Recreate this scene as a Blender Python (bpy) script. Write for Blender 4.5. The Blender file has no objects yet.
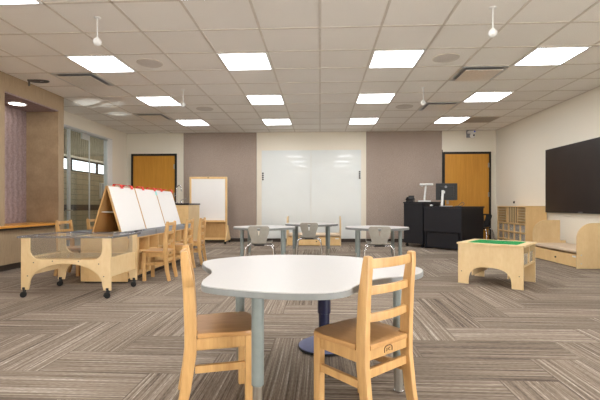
import bpy, bmesh, math, random
from mathutils import Vector, Matrix
R = math.radians
PI = math.pi
scene = bpy.context.scene
LAMP, FILL = 15.5, 44.0     # brightness of the ceiling lights and of the added fill panels behind the viewpoint
C = scene.collection
rng = random.Random(5)
HC = 2.686            # ceiling height
XL, XR, YB, YF = -4.82, 4.20, 9.94, -2.60
XN = -4.25            # face of the thick left wall
T = 0.61              # ceiling tile module

# ------------------------------------------------------------------ materials
def srgb(r, g, b):
    f = lambda c: (c/255/12.92) if c/255 <= .04045 else ((c/255+.055)/1.055)**2.4
    return (f(r), f(g), f(b), 1)

class NT:
    def __init__(s, name):
        s.m = bpy.data.materials.new(name); s.m.use_nodes = True
        s.t = s.m.node_tree; s.t.nodes.clear()
        s.out = s.t.nodes.new('ShaderNodeOutputMaterial')
    def n(s, typ, **kw):
        nd = s.t.nodes.new('ShaderNode'+typ)
        for k, v in kw.items():
            if k.startswith('i_'):
                key = k[2:].replace('_', ' ')
                s.set(nd.inputs[key], v)
            else: setattr(nd, k, v)
        return nd
    def set(s, sock, v):
        if isinstance(v, bpy.types.NodeSocket): s.t.links.new(v, sock)
        else: sock.default_value = v
    def math(s, op, a, b=None, c=None):
        nd = s.t.nodes.new('ShaderNodeMath'); nd.operation = op
        s.set(nd.inputs[0], a)
        if b is not None: s.set(nd.inputs[1], b)
        if c is not None: s.set(nd.inputs[2], c)
        return nd.outputs[0]
    def mixf(s, f, a, b):
        nd = s.t.nodes.new('ShaderNodeMix'); nd.data_type = 'FLOAT'
        s.set(nd.inputs[0], f); s.set(nd.inputs[2], a); s.set(nd.inputs[3], b)
        return nd.outputs[0]
    def mixc(s, f, a, b, mode='MIX'):
        nd = s.t.nodes.new('ShaderNodeMix'); nd.data_type = 'RGBA'; nd.blend_type = mode
        s.set(nd.inputs[0], f); s.set(nd.inputs[6], a); s.set(nd.inputs[7], b)
        return nd.outputs[2]
    def coords(s, scale=(1, 1, 1), kind='Object'):
        tc = s.n('TexCoord'); mp = s.n('Mapping')
        s.t.links.new(tc.outputs[kind], mp.inputs[0]); mp.inputs['Scale'].default_value = scale
        return mp.outputs[0]
    def noise(s, vec, scale, detail=2, rough=.5):
        nd = s.n('TexNoise', i_Scale=scale, i_Detail=detail, i_Roughness=rough)
        s.t.links.new(vec, nd.inputs['Vector']); return nd.outputs['Fac']
    def ramp(s, f, stops):
        nd = s.n('ValToRGB'); s.set(nd.inputs[0], f)
        e = nd.color_ramp.elements
        while len(e) < len(stops): e.new(.5)
        for el, (p, c) in zip(e, stops): el.position = p; el.color = c
        return nd.outputs[0]
    def principled(s, col, rough=.5, metal=0, bump=None, bstr=.2, bdist=.002, **kw):
        p = s.n('BsdfPrincipled')
        s.set(p.inputs['Base Color'], col); s.set(p.inputs['Roughness'], rough); s.set(p.inputs['Metallic'], metal)
        for k, v in kw.items(): s.set(p.inputs[k.replace('_', ' ')], v)
        if bump is not None:
            b = s.n('Bump', i_Strength=bstr, i_Distance=bdist); s.t.links.new(bump, b.inputs['Height'])
            s.t.links.new(b.outputs[0], p.inputs['Normal'])
        s.t.links.new(p.outputs[0], s.out.inputs[0]); return p

def plain(name, c, rough=.5, metal=0, nscale=30, var=.06, bstr=.05, **kw):
    t = NT(name); f = t.noise(t.coords(), nscale, 3)
    d = tuple(x*(1-var) for x in c[:3])+(1,); l = tuple(min(1, x*(1+var)) for x in c[:3])+(1,)
    t.principled(t.ramp(f, [(.3, d), (.7, l)]), rough, metal, f, bstr, .001, **kw); return t.m

def wood(name, c, dark, scale=(14, 14, 1.6), rough=.42, kind='Object', contrast=.25):
    t = NT(name); v = t.coords(scale, kind)
    w = t.noise(v, 2.2, 4, .6); g = t.noise(t.coords(tuple(x*5 for x in scale), kind), 3, 2)
    f = t.math('ADD', t.math('MULTIPLY', w, .75), t.math('MULTIPLY', g, .25))
    t.principled(t.ramp(f, [(.5-contrast, dark), (.5+contrast*.7, c)]), rough, 0, g, .05, .001); return t.m

M = {}
M['maple'] = wood('maple', srgb(212, 170, 112), srgb(182, 138, 84))
M['maple_seat'] = wood('maple_seat', srgb(206, 160, 104), srgb(176, 128, 76), (9, 1.5, 9), .35)
M['birch'] = wood('birch', srgb(232, 206, 160), srgb(216, 184, 134), (3, 3, 1.2), .4)
M['birch_warm'] = wood('birch_warm', srgb(240, 206, 150), srgb(224, 184, 126), (3, 3, 1.2), .4)
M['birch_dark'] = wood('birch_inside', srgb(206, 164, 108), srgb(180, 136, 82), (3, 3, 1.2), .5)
M['cubby_shade'] = wood('cubby_shade_wood', srgb(120, 88, 56), srgb(96, 68, 42), (3, 3, 1.2), .6)  # brown carries the shade deep inside the cubby slots
M['door'] = wood('door_veneer', srgb(206, 148, 52), srgb(184, 124, 38), (10, 10, .6), .4)
M['sill'] = wood('sill_wood', srgb(224, 160, 66), srgb(204, 136, 48), (10, 1.5, 10), .3)
M['cream'] = plain('cream_paint', srgb(234, 227, 212), .7, 0, 60, .015, .04)
M['ceil_metal'] = plain('grid_white', srgb(212, 204, 194), .5)
M['white'] = plain('white_enamel', srgb(232, 232, 230), .4)
M['board'] = plain('whiteboard_glass', srgb(228, 232, 231), .0, 0, 3, .01, 0, Specular_IOR_Level=.4)
M['paper'] = plain('writing_board', srgb(240, 238, 236), .4, 0, 4, .01, 0)
M['laminate'] = plain('white_laminate', srgb(196, 194, 192), .38, 0, 90, .02, .02)
M['edge'] = plain('grey_edge', srgb(132, 134, 133), .5)
M['leg_grey'] = plain('grey_leg_enamel', srgb(130, 138, 135), .35)
M['steel'] = plain('brushed_steel', srgb(170, 165, 155), .35, .9, 40)
M['chrome'] = plain('chrome', srgb(215, 215, 218), .12, 1, 10, .02, 0)
M['plaque'] = plain('satin_metal', srgb(236, 230, 222), .35, .3)
M['alu'] = plain('aluminium', srgb(205, 208, 210), .35, .6)
M['shell'] = plain('grey_shell_plastic', srgb(158, 154, 144), .4)
M['black'] = plain('black_plastic', srgb(22, 22, 24), .4)
M['black_shell'] = plain('black_shell', srgb(14, 14, 16), .5)
M['desk'] = plain('black_laminate', srgb(19, 19, 27), .5, 0, 20, .1, .02)
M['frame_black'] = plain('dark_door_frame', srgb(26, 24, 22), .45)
M['kick'] = plain('dark_vinyl_base', srgb(58, 48, 42), .6)
M['counter'] = plain('black_counter', srgb(28, 32, 38), .25)
M['navy'] = plain('navy_plastic', srgb(22, 26, 62), .4)
M['blue_base'] = plain('blue_base', srgb(92, 98, 136), .5)
M['rubber'] = plain('rubber', srgb(20, 20, 20), .8)
M['red'] = plain('red_plastic', srgb(222, 36, 28), .35)
M['teal'] = plain('teal_tape', srgb(150, 222, 214), .6)
M['tray_grey'] = plain('tray_grey', srgb(150, 152, 156), .5)
M['green'] = plain('green_plate', srgb(24, 160, 92), .45, 0, 120, .12, .2)
M['cushion'] = plain('tan_cushion', srgb(214, 192, 166), .9, 0, 150, .08, .3)
M['grille_grey'] = plain('speaker_grille', srgb(212, 206, 200), .7, 0, 300, .15, .3)
M['grille_dark'] = plain('return_grille', srgb(165, 155, 143), .7, 0, 200, .2, .3)
M['grey_dark'] = plain('dark_grey_metal', srgb(92, 88, 84), .5)
M['band'] = plain('brown_band', srgb(70, 60, 58), .6)
M['concrete'] = plain('concrete', srgb(166, 156, 136), .85, 0, 8, .12, .4)
M['corridor_floor'] = plain('corridor_floor', srgb(150, 145, 135), .4)
M['blue_led'] = plain('blue_lens', srgb(60, 100, 230), .3)
M['mark_grey'] = plain('emblem_grey', srgb(170, 172, 176), .4)
M['silver_txt'] = plain('emblem_dim', srgb(120, 120, 124), .4)
M['burnt'] = plain('burnt_mark', srgb(70, 42, 20), .6)

def mk_screen():
    t = NT('tv_screen'); f = t.noise(t.coords(), 3, 2)
    t.principled(t.ramp(f, [(.3, srgb(30, 24, 24)), (.7, srgb(38, 31, 30))]), .38); return t.m
M['screen'] = mk_screen()

def mk_clear(name, tint, base=.05, haze=0.0, fog=(.8, .82, .84, 1)):
    t = NT(name)
    fr = t.n('LayerWeight', i_Blend=.35)
    tr = t.n('BsdfTransparent', i_Color=tint); gl = t.n('BsdfGlossy', i_Roughness=.06, i_Color=(1, 1, 1, 1))
    df = t.n('BsdfDiffuse', i_Color=fog)
    a = t.n('MixShader', i_Fac=haze); t.t.links.new(tr.outputs[0], a.inputs[1]); t.t.links.new(df.outputs[0], a.inputs[2])
    fac = t.math('ADD', t.math('MULTIPLY', t.math('POWER', fr.outputs['Facing'], 4), .28), base)
    b = t.n('MixShader'); t.t.links.new(fac, b.inputs[0]); t.t.links.new(a.outputs[0], b.inputs[1]); t.t.links.new(gl.outputs[0], b.inputs[2])
    t.t.links.new(b.outputs[0], t.out.inputs[0]); return t.m
M['glass'] = mk_clear('clear_glass', (.9, .93, .93, 1), .05)
M['acrylic'] = mk_clear('clear_acrylic', (.95, .955, .96, 1), .04, .02)
M['acrylic_edge'] = mk_clear('acrylic_edge', (.62, .64, .7, 1), .08, .1)
M['bin'] = mk_clear('frosted_bin', (.95, .94, .92, 1), .05, .3, (.72, .68, .62, 1))

def mk_emit(name, col, st):
    t = NT(name); e = t.n('Emission', i_Color=col, i_Strength=st); t.t.links.new(e.outputs[0], t.out.inputs[0]); return t.m
M['lamp'] = mk_emit('lamp_lens', (.985, .99, 1, 1), LAMP)
M['downlight'] = mk_emit('downlight_lens', (1, .93, .82, 1), 14.0)
M['sky'] = mk_emit('daylight_sky', (.95, .98, 1, 1), 3.0)
M['fill_glow'] = mk_emit('fill_panel_glow', (.97, .985, 1, 1), FILL)
M['assumed_corr_lamp'] = mk_emit('assumed_corridor_lamp', (1, .96, .9, 1), 30.0)

def mk_tile():
    t = NT('acoustic_tile'); v = t.coords()
    f = t.noise(v, 140, 3, .7); g = t.noise(v, 1.5, 2)
    col = t.ramp(f, [(.3, srgb(232, 228, 222)), (.6, srgb(248, 245, 240))])
    t.principled(t.mixc(.08, col, t.ramp(g, [(.3, (.6, .55, .5, 1)), (.7, (.9, .9, .9, 1))]), 'MULTIPLY'), .95, 0, f, .25, .003); return t.m
M['tile'] = mk_tile()

def mk_fabric():
    t = NT('woven_wall_fabric'); v = t.coords((1, 1, 1))
    a = t.noise(v, 55, 3, .7); b = t.noise(t.coords((25, 25, 60)), 3, 2); d = t.noise(v, 1.2, 2)
    f = t.math('ADD', t.math('MULTIPLY', a, .6), t.math('ADD', t.math('MULTIPLY', b, .3), t.math('MULTIPLY', d, .1)))
    t.principled(t.ramp(f, [(.34, srgb(132, 118, 108)), (.52, srgb(168, 152, 141)), (.68, srgb(194, 179, 168))]), .95, 0, a, .5, .006); return t.m
M['fabric'] = mk_fabric()

def mk_wallcover():
    t = NT('grained_wallcovering'); v = t.coords((1, 40, 1.2))
    a = t.noise(v, 4, 3, .6); b = t.noise(t.coords((40, 160, 30)), 1, 2)
    f = t.math('ADD', t.math('MULTIPLY', a, .7), t.math('MULTIPLY', b, .3))
    t.principled(t.ramp(f, [(.3, srgb(150, 128, 100)), (.7, srgb(180, 157, 127))]), .7, 0, b, .15, .002); return t.m
M['wallcover'] = mk_wallcover()

def mk_wavy():
    t = NT('wavy_tile'); tc = t.n('TexCoord')
    sep = t.n('SeparateXYZ'); t.t.links.new(tc.outputs['Object'], sep.inputs[0])
    z, y = sep.outputs[2], sep.outputs[1]
    yy = t.math('ADD', y, t.math('MULTIPLY', t.math('SINE', t.math('MULTIPLY', z, 22)), .012))
    s = t.math('SINE', t.math('MULTIPLY', yy, 60)); f = t.math('MULTIPLY_ADD', s, .5, .5)
    nz = t.noise(tc.outputs['Object'], 40, 2)
    t.principled(t.ramp(nz, [(.3, srgb(138, 118, 118)), (.7, srgb(166, 146, 144))]), .8, 0, f, .6, .012); return t.m
M['wavy'] = mk_wavy()

def mk_walltile():
    t = NT('corridor_tile'); tc = t.n('TexCoord'); sep = t.n('SeparateXYZ'); t.t.links.new(tc.outputs['Object'], sep.inputs[0])
    cb = t.n('CombineXYZ'); t.t.links.new(sep.outputs[1], cb.inputs[0]); t.t.links.new(sep.outputs[2], cb.inputs[1])
    br = t.n('TexBrick', i_Scale=1.0, i_Color1=srgb(168, 156, 132), i_Color2=srgb(156, 145, 122), i_Mortar=srgb(120, 112, 96))
    br.offset = 0; br.inputs['Brick Width'].default_value = .3; br.inputs['Row Height'].default_value = .15; br.inputs['Mortar Size'].default_value = .008
    t.t.links.new(cb.outputs[0], br.inputs['Vector']); t.principled(br.outputs['Color'], .5); return t.m
M['walltile'] = mk_walltile()

def mk_carpet():
    t = NT('striped_plank_carpet'); w, n = .305, 3
    tc = t.n('TexCoord'); sep = t.n('SeparateXYZ'); t.t.links.new(tc.outputs['Object'], sep.inputs[0])
    u = t.math('DIVIDE', t.math('ADD', sep.outputs[0], 30.5), w); v = t.math('DIVIDE', t.math('ADD', sep.outputs[1], 30.5), w)
    i = t.math('FLOOR', u); j = t.math('FLOOR', v); d = t.math('SUBTRACT', i, j)
    k = t.math('FLOORED_MODULO', d, 2*n); hor = t.math('LESS_THAN', k, n-.5)
    id1 = t.mixf(hor, i, j); id2 = t.math('FLOOR', t.math('DIVIDE', d, 2*n))
    across = t.mixf(hor, u, v); along = t.mixf(hor, v, u)
    idv = t.n('CombineXYZ'); t.set(idv.inputs[0], id1); t.set(idv.inputs[1], id2); t.set(idv.inputs[2], hor)
    wn = t.n('TexWhiteNoise', noise_dimensions='3D'); t.t.links.new(idv.outputs[0], wn.inputs['Vector'])
    rnd = wn.outputs['Value']
    def streak(fa, fl, det):
        cv = t.n('CombineXYZ')
        t.set(cv.inputs[0], t.math('MULTIPLY', across, fa))
        t.set(cv.inputs[1], t.math('MULTIPLY_ADD', along, fl, t.math('MULTIPLY', rnd, 57)))
        t.set(cv.inputs[2], t.math('MULTIPLY', rnd, 91))
        return t.noise(cv.outputs[0], 1, det, .55)
    a = streak(26, .25, 1); b = streak(70, .8, 1); e = streak(60, 12, 0)
    f = t.math('ADD', t.math('MULTIPLY', a, .62), t.math('ADD', t.math('MULTIPLY', b, .38), t.math('MULTIPLY', t.math('SUBTRACT', e, .5), .18)))
    f = t.math('ADD', f, t.math('MULTIPLY', t.math('SUBTRACT', rnd, .5), .10))
    col = t.ramp(f, [(.28, srgb(74, 64, 56)), (.42, srgb(117, 104, 92)), (.54, srgb(139, 126, 112)), (.64, srgb(158, 146, 133)), (.76, srgb(202, 193, 181))])
    fa = t.math('FRACT', across)
    seam = t.math('LESS_THAN', t.math('MINIMUM', fa, t.math('SUBTRACT', 1, fa)), .018)
    col = t.mixc(t.math('MULTIPLY', seam, .45), col, srgb(60, 50, 44))
    t.principled(col, .95, 0, e, .4, .004, Specular_IOR_Level=.15); return t.m
M['carpet'] = mk_carpet()

# ------------------------------------------------------------------ mesh helpers
class MB:
    def __init__(s): s.b = bmesh.new()
    def _merge(s, t, mat=None):
        if mat is not None: bmesh.ops.transform(t, matrix=mat, verts=t.verts)
        me = bpy.data.meshes.new('t'); t.to_mesh(me); t.free(); s.b.from_mesh(me); bpy.data.meshes.remove(me)
    def box(s, x0, x1, y0, y1, z0, z1, bev=0.0, mat=None, seg=2):
        t = bmesh.new(); bmesh.ops.create_cube(t, size=1)
        sc = (x1-x0, y1-y0, z1-z0)
        for v in t.verts: v.co = Vector(((v.co.x+.5)*sc[0]+x0, (v.co.y+.5)*sc[1]+y0, (v.co.z+.5)*sc[2]+z0))
        if bev: bmesh.ops.bevel(t, geom=t.edges[:], offset=min(bev, min(map(abs, sc))*.45), segments=seg, affect='EDGES', profile=.5)
        s._merge(t, mat); return s
    def cyl(s, p0, p1, r0, r1=None, n=20, bev=0):
        p0, p1 = Vector(p0), Vector(p1); d = p1-p0; r1 = r0 if r1 is None else r1
        t = bmesh.new(); bmesh.ops.create_cone(t, cap_ends=True, segments=n, radius1=r0, radius2=r1, depth=d.length)
        if bev:
            ed = [e for e in t.edges if any(len(f.verts) > 4 for f in e.link_faces)]
            bmesh.ops.bevel(t, geom=ed, offset=bev, segments=2, affect='EDGES', profile=.5)
        q = d.to_track_quat('Z', 'Y').to_matrix().to_4x4()
        s._merge(t, Matrix.Translation((p0+p1)/2) @ q); return s
    def ball(s, c, r, sz=1, n=16):
        t = bmesh.new(); bmesh.ops.create_uvsphere(t, u_segments=n, v_segments=n//2+2, radius=r)
        s._merge(t, Matrix.Translation(c) @ Matrix.Diagonal((1, 1, sz, 1))); return s
    def prism(s, pts, axis, a, b, bev=0, mat=None):
        """polygon pts (p,q) extruded along axis: 'x':(y,z) 'y':(x,z) 'z':(x,y)"""
        t = bmesh.new()
        mk = {'x': lambda p, w: (w, p[0], p[1]), 'y': lambda p, w: (p[0], w, p[1]), 'z': lambda p, w: (p[0], p[1], w)}[axis]
        lo = [t.verts.new(mk(p, a)) for p in pts]; hi = [t.verts.new(mk(p, b)) for p in pts]
        n = len(pts)
        f1 = t.faces.new(lo); f2 = t.faces.new(hi)
        for i in range(n): t.faces.new((lo[i], lo[(i+1) % n], hi[(i+1) % n], hi[i]))
        bmesh.ops.recalc_face_normals(t, faces=t.faces[:])
        if bev:
            ed = list({e for f in (f1, f2) for e in f.edges})
            bmesh.ops.bevel(t, geom=ed, offset=bev, segments=2, affect='EDGES', profile=.5)
        bmesh.ops.triangulate(t, faces=[f for f in t.faces if len(f.verts) > 4])
        s._merge(t, mat); return s
    def tube(s, pts, r, n=10, smooth=6, cap=True):
        """round tube along a polyline; corners rounded with Catmull-Rom"""
        P = [Vector(p) for p in pts]
        if smooth and len(P) > 2:
            Q = []
            for i in range(len(P)-1):
                p0 = P[max(i-1, 0)]; p1 = P[i]; p2 = P[i+1]; p3 = P[min(i+2, len(P)-1)]
                for k in range(smooth):
                    t = k/smooth
                    Q.append(.5*((2*p1)+(p2-p0)*t+(2*p0-5*p1+4*p2-p3)*t*t+(3*p1-p0-3*p2+p3)*t**3))
            Q.append(P[-1]); P = Q
        t = bmesh.new(); rings = []; up = None
        for i, p in enumerate(P):
            d = (P[min(i+1, len(P)-1)]-P[max(i-1, 0)]).normalized()
            if up is None: up = d.orthogonal().normalized()
            up = (up-d*up.dot(d)).normalized(); sd = d.cross(up)
            rings.append([t.verts.new(p+r*(math.cos(2*PI*k/n)*up+math.sin(2*PI*k/n)*sd)) for k in range(n)])
        for a, b in zip(rings, rings[1:]):
            for k in range(n): t.faces.new((a[k], a[(k+1) % n], b[(k+1) % n], b[k]))
        if cap: t.faces.new(rings[0][::-1]); t.faces.new(rings[-1])
        bmesh.ops.recalc_face_normals(t, faces=t.faces[:])
        s._merge(t); return s
    def lathe(s, prof, n=28, c=(0, 0, 0)):
        t = bmesh.new(); rings = []
        for r, z in prof:
            rings.append([t.verts.new((c[0]+r*math.cos(2*PI*k/n), c[1]+r*math.sin(2*PI*k/n), c[2]+z)) for k in range(n)])
        for a, b in zip(rings, rings[1:]):
            for k in range(n): t.faces.new((a[k], a[(k+1) % n], b[(k+1) % n], b[k]))
        t.faces.new(rings[0][::-1]); t.faces.new(rings[-1])
        bmesh.ops.recalc_face_normals(t, faces=t.faces[:]); s._merge(t); return s
    def bar(s, pts, w, ds, bev=.004):
        """plank swept in the local y-z plane: pts (y,z) centre line, width w along x, depth ds per point"""
        P = [Vector((0, p[0], p[1])) for p in pts]; t = bmesh.new(); rings = []
        for i, p in enumerate(P):
            d = (P[min(i+1, len(P)-1)]-P[max(i-1, 0)]).normalized(); nrm = Vector((0, d.z, -d.y))
            h = ds[i]/2
            rings.append([t.verts.new(p+Vector((sx*w/2, 0, 0))+nrm*sy*h) for sx, sy in ((-1, -1), (1, -1), (1, 1), (-1, 1))])
        for a, b in zip(rings, rings[1:]):
            for k in range(4): t.faces.new((a[k], a[(k+1) % 4], b[(k+1) % 4], b[k]))
        t.faces.new(rings[0][::-1]); t.faces.new(rings[-1])
        bmesh.ops.recalc_face_normals(t, faces=t.faces[:])
        if bev:
            ed = [e for e in t.edges if e.calc_face_angle(0) > .6]
            bmesh.ops.bevel(t, geom=ed, offset=bev, segments=2, affect='EDGES', profile=.5)
        return t
    def build(s, name, m, parent=None, loc=None, smooth=True):
        me = bpy.data.meshes.new(name); s.b.to_mesh(me); s.b.free()
        if smooth:
            me.polygons.foreach_set('use_smooth', [True]*len(me.polygons)); me.set_sharp_from_angle(angle=R(38))
        me.materials.append(M[m] if isinstance(m, str) else m)
        o = bpy.data.objects.new(name, me); C.objects.link(o)
        if smooth:
            wn_ = o.modifiers.new('face_weighted_normals', 'WEIGHTED_NORMAL'); wn_.weight = 100; wn_.keep_sharp = True
        if parent: o.parent = parent
        if loc: o.location = loc
        return o

def tag(o, label=None, cat=None, group=None, kind=None):
    for k, v in (('label', label), ('category', cat), ('group', group), ('kind', kind)):
        if v: o[k] = v
    return o
def thing(name, label, cat, loc=(0, 0, 0), rz=0, group=None):
    o = bpy.data.objects.new(name, None); C.objects.link(o); o.empty_display_size = .05
    o.location = loc; o.rotation_euler = (0, 0, rz); return tag(o, label, cat, group)
def struct(o): o['kind'] = 'structure'; return o
def children(o): return [c for c in C.objects if c.parent == o]
def copy_tree(o, parent=None):
    c = o.copy(); C.objects.link(c)
    if parent: c.parent = parent
    for ch in children(o): copy_tree(ch, c)
    return c
def dup(o, label, loc, rz, group=None):
    c = copy_tree(o); c.location = loc; c.rotation_euler = (0, 0, rz); c['label'] = label
    if group: c['group'] = group
    return c

# ------------------------------------------------------------------ room shell
struct(MB().box(XL, XR, YF, YB, -.1, 0).build('floor', 'carpet', smooth=False))
struct(MB().box(XL, XR, YF, YB, HC, HC+.08).build('ceiling', 'tile', smooth=False))
g = MB()
for k in range(-7, 7): g.box(k*T-.012, k*T+.012, YF, YB, HC-.005, HC+.002)
for k in range(-11, 10):
    y = 4.10+k*T
    if YF < y < YB: g.box(XL, XR, y-.012, y+.012, HC-.005, HC+.002)
g.box(XR-.02, XR, YF, YB, HC-.006, HC).box(XL, XR, YB-.02, YB, HC-.006, HC)
struct(g.build('trim_1', 'ceil_metal', smooth=False))
struct(MB().box(XL-.2, XR+.2, YB, YB+.15, -.1, HC+.1).build('wall_back', 'cream', smooth=False))
struct(MB().box(XR, XR+.15, YF, YB, -.1, HC+.1).build('wall_right', 'cream', smooth=False))
struct(MB().box(XL-.2, XR+.2, YF-.15, YF, -.1, HC+.1).build('wall_front', 'cream', smooth=False))
# left wall: glazed opening between Y 6.56 and 9.19, solid corner beyond
w = MB().box(XL-.15, XL, 9.19, YB, 0, HC).box(XL-.15, XL, 6.56, 9.19, 2.42, HC)
struct(w.build('wall_left', 'cream', smooth=False))
# thick block with the lit niche (Y 5.29 - 6.42, z 0.60 - 2.42)
b = MB()
b.box(-4.84, XN, YF, 5.29, .09, HC).box(-4.84, XN, 6.42, 6.56, .09, HC)
b.box(-4.84, XN, 5.29, 6.42, 2.44, HC).box(-4.84, XN, 5.29, 6.42, .09, .575)
blk = struct(b.build('wall_niche', 'wallcover', smooth=False))
MB().box(-4.84, -4.79, 5.29, 6.42, .6, 2.44).build('niche_tile', 'wavy', blk, smooth=False)
MB().box(-4.79, XN-.002, 5.292, 6.418, 2.42, 2.44).build('niche_soffit', 'wavy', blk, smooth=False)
MB().box(-4.84, -4.30, YF, 6.56, 0, .09).build('toe_kick', 'kick', blk, smooth=False)
sl = MB().box(-4.79, -4.185, 2.0, 6.40, .585, .615, .004)
sill = struct(sl.build('trim_2', 'sill'))
MB().box(-4.25, -4.20, 2.0, 6.39, .56, .585).build('sill_painted_shadow', 'frame_black', sill)  # black strip drawn in for the shadow under the sill

struct(MB().box(-3.376, -1.56, YB-.014, YB, 0, .085, .002).box(1.118, 2.925, YB-.014, YB, 0, .085, .002)
       .box(-1.55, 1.11, YB-.012, YB, 0, .08, .002).box(-4.82, -4.70, YB-.012, YB, 0, .085).box(4.08, 4.19, YB-.012, YB, 0, .085)
       .build('baseboard_back', 'kick'))
struct(MB().box(XR-.012, XR, YF, YB-.015, 0, .085, .002).build('baseboard_right', 'kick'))
struct(MB().box(XL, XL+.012, 9.2, YB-.015, 0, .085, .002).build('baseboard_left', 'kick'))

def make_door(name, x0, x1, hinge_right, z1=2.17):
    f = MB()
    f.box(x0, x0+.045, YB-.05, YB, 0, z1, .003).box(x1-.045, x1, YB-.05, YB, 0, z1, .003).box(x0+.045, x1-.045, YB-.05, YB, z1-.05, z1, .003)
    d = struct(f.build(name, 'frame_black'))
    MB().box(x0+.047, x1-.047, YB-.035, YB-.003, .008, z1-.052, .002).build('door_leaf', 'door', d)
    hx = x1-.05 if hinge_right else x0+.05
    for z in (.25, 1.15, 1.85): MB().cyl((hx, YB-.045, z-.055), (hx, YB-.045, z+.055), .011).box(hx-.02, hx+.02, YB-.045, YB-.036, z-.055, z+.055).build('hinge', 'steel', d)
    kx, sg = (x0+.11, 1) if hinge_right else (x1-.11, -1)
    MB().box(kx-.03, kx+.03, YB-.043, YB-.035, .92, 1.12, .004).cyl((kx, YB-.043, 1.02), (kx, YB-.085, 1.02), .012).tube([(kx, YB-.085, 1.02), (kx+.05*sg, YB-.087, 1.02), (kx+.12*sg, YB-.08, 1.015)], .009).build('lever_handle', 'steel', d)
make_door('door_1', -4.687, -3.545, True)
make_door('door_2', 2.941, 4.066, True)
struct(MB().box(2.925, 2.941, YB-.02, YB, 0, 2.225).build('trim_3', 'frame_black'))

# wall of glass on the left
f = MB().box(XL-.08, XL+.02, 6.57, 9.19, 2.37, 2.42, .004).box(XL-.08, XL+.02, 6.57, 9.19, 0, .05, .004).box(XL-.08, XL+.0, 9.0, 9.19, .05, 2.37)
win = struct(f.build('window_1', 'alu'))
MB().box(XL, XL+.025, 9.0, 9.19, .0, 2.40, .004).build('jamb', 'white', win)
MB().box(XL-.03, XL-.018, 6.57, 8.325, .05, 2.37).build('glass_panel', 'glass', win, smooth=False)
MB().box(XL-.03, XL-.018, 8.335, 9.0, .05, 2.37).build('glass_panel', 'glass', win, smooth=False)
MB().box(XL-.05, XL+.005, 7.60, 7.645, .05, 2.37, .006).build('mullion', 'alu', win)
MB().box(XL-.04, XL-.008, 8.05, 8.33, 2.25, 2.37, .006).build('patch_fitting', 'alu', win)
MB().box(XL-.035, XL-.013, 8.322, 8.338, .05, 2.25).build('glass_joint', 'alu', win)
MB().tube([(XL-.01, 7.62, .80), (XL+.05, 7.62, .80), (XL+.06, 7.56, .80), (XL+.06, 7.40, .80)], .012).build('lever_handle', 'steel', win)

# unseen glowing panels added low behind the viewpoint to brighten the ceiling
for nm, x, sg, YS in (('fill_panel_left', XN, 1, (-2.5, -1.65, -.8)), ('fill_panel_right', XR, -1, (-2.5, -1.2, .1))):
    f = MB()
    xa, xb = sorted((x, x+sg*.05))
    for y in YS: f.box(xa, xb, y-.025, y+.025, .06, .86)
    f.box(xa, xb, YS[0], YS[-1], .04, .10).box(xa, xb, YS[0], YS[-1], .82, .88)
    wn = struct(f.build(nm, 'alu', smooth=False))
    pw = YS[1]-YS[0]
    for y in YS[:-1]: MB().box(*sorted((x+sg*.012, x+sg*.02)), y+.025, y+pw-.025, .10, .82).build('pane', 'fill_glow', wn, smooth=False)

# corridor seen through the glass
CX = -7.0
co = MB()
for k in range(90):
    y = 6.0+k*.1; co.box(CX-.12, CX-.03, y, y+.055, 2.3, 3.3)
co.box(CX-.2, CX-.1, 5.5, 15, 2.28, 3.3)
struct(co.build('wall_corridor_upper', 'concrete', smooth=False))
cw = struct(MB().box(CX-.2, CX, 5.5, 15, 0, 1.86).build('wall_corridor', 'walltile', smooth=False))
MB().box(CX, CX+.02, 5.5, 15, .74, .91, .004).build('wall_band', 'band', cw)
MB().box(CX-.1, CX+.02, 5.5, 15, 2.24, 2.30).build('ledge', 'cream', cw)
cwin = MB().box(CX-.08, CX-.02, 5.5, 15, 1.86, 1.90).box(CX-.08, CX-.02, 5.5, 15, 2.19, 2.24)
for y in (7.2, 8.53, 9.87, 11.2, 12.54, 13.9): cwin.box(CX-.08, CX-.02, y-.03, y+.03, 1.90, 2.19)
cwin = struct(cwin.build('window_2', 'frame_black', smooth=False))
MB().box(CX-.14, CX-.13, 5.5, 15, 1.86, 2.24).build('pane', 'sky', cwin, smooth=False)
struct(MB().box(CX-.2, XL-.15, 5.5, 15, -.1, 0).build('floor_corridor', 'corridor_floor', smooth=False))
struct(MB().box(CX-.2, XL, 5.5, 15, 3.3, 3.4).build('ceiling_corridor', 'white', smooth=False))
struct(MB().box(CX-.2, XL, 15, 15.1, 0, 3.4).build('wall_corridor_end', 'cream', smooth=False))
struct(MB().box(CX-.2, XL-.02, 5.4, 5.5, 0, 3.4).build('wall_corridor_near', 'cream', smooth=False))
struct(MB().box(XL-.2, XL-.15, YB+.15, 15, 0, 3.4).box(XL-.15, XL-.02, 5.5, YB+.15, HC+.1, 3.4).build('wall_corridor_side', 'cream', smooth=False))
tb = thing('electrical_panel', 'small grey box on the corridor wall seen through the glass', 'panel box', (CX, 12.75, 1.1))
MB().box(0, .08, -.16, .16, 0, .5, .006).build('cabinet', 'alu', tb)
MB().box(.08, .09, -.14, .14, .02, .48, .003).build('cover', 'tray_grey', tb)
for i, y in enumerate((7.2, 9.6, 12.2)):  # assumed lamps, out of view, added to light the corridor
    cl = thing('assumed_corridor_light', 'assumed corridor ceiling light, out of view behind the glass wall', 'ceiling light', (-5.95, y, 3.3), 0, 'assumed corridor lights')
    MB().box(-.35, .35, -.18, .18, -.03, 0, .004).build('housing', 'white', cl)
    MB().box(-.32, .32, -.15, .15, -.036, -.03).build('lens', 'assumed_corr_lamp', cl)

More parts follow.
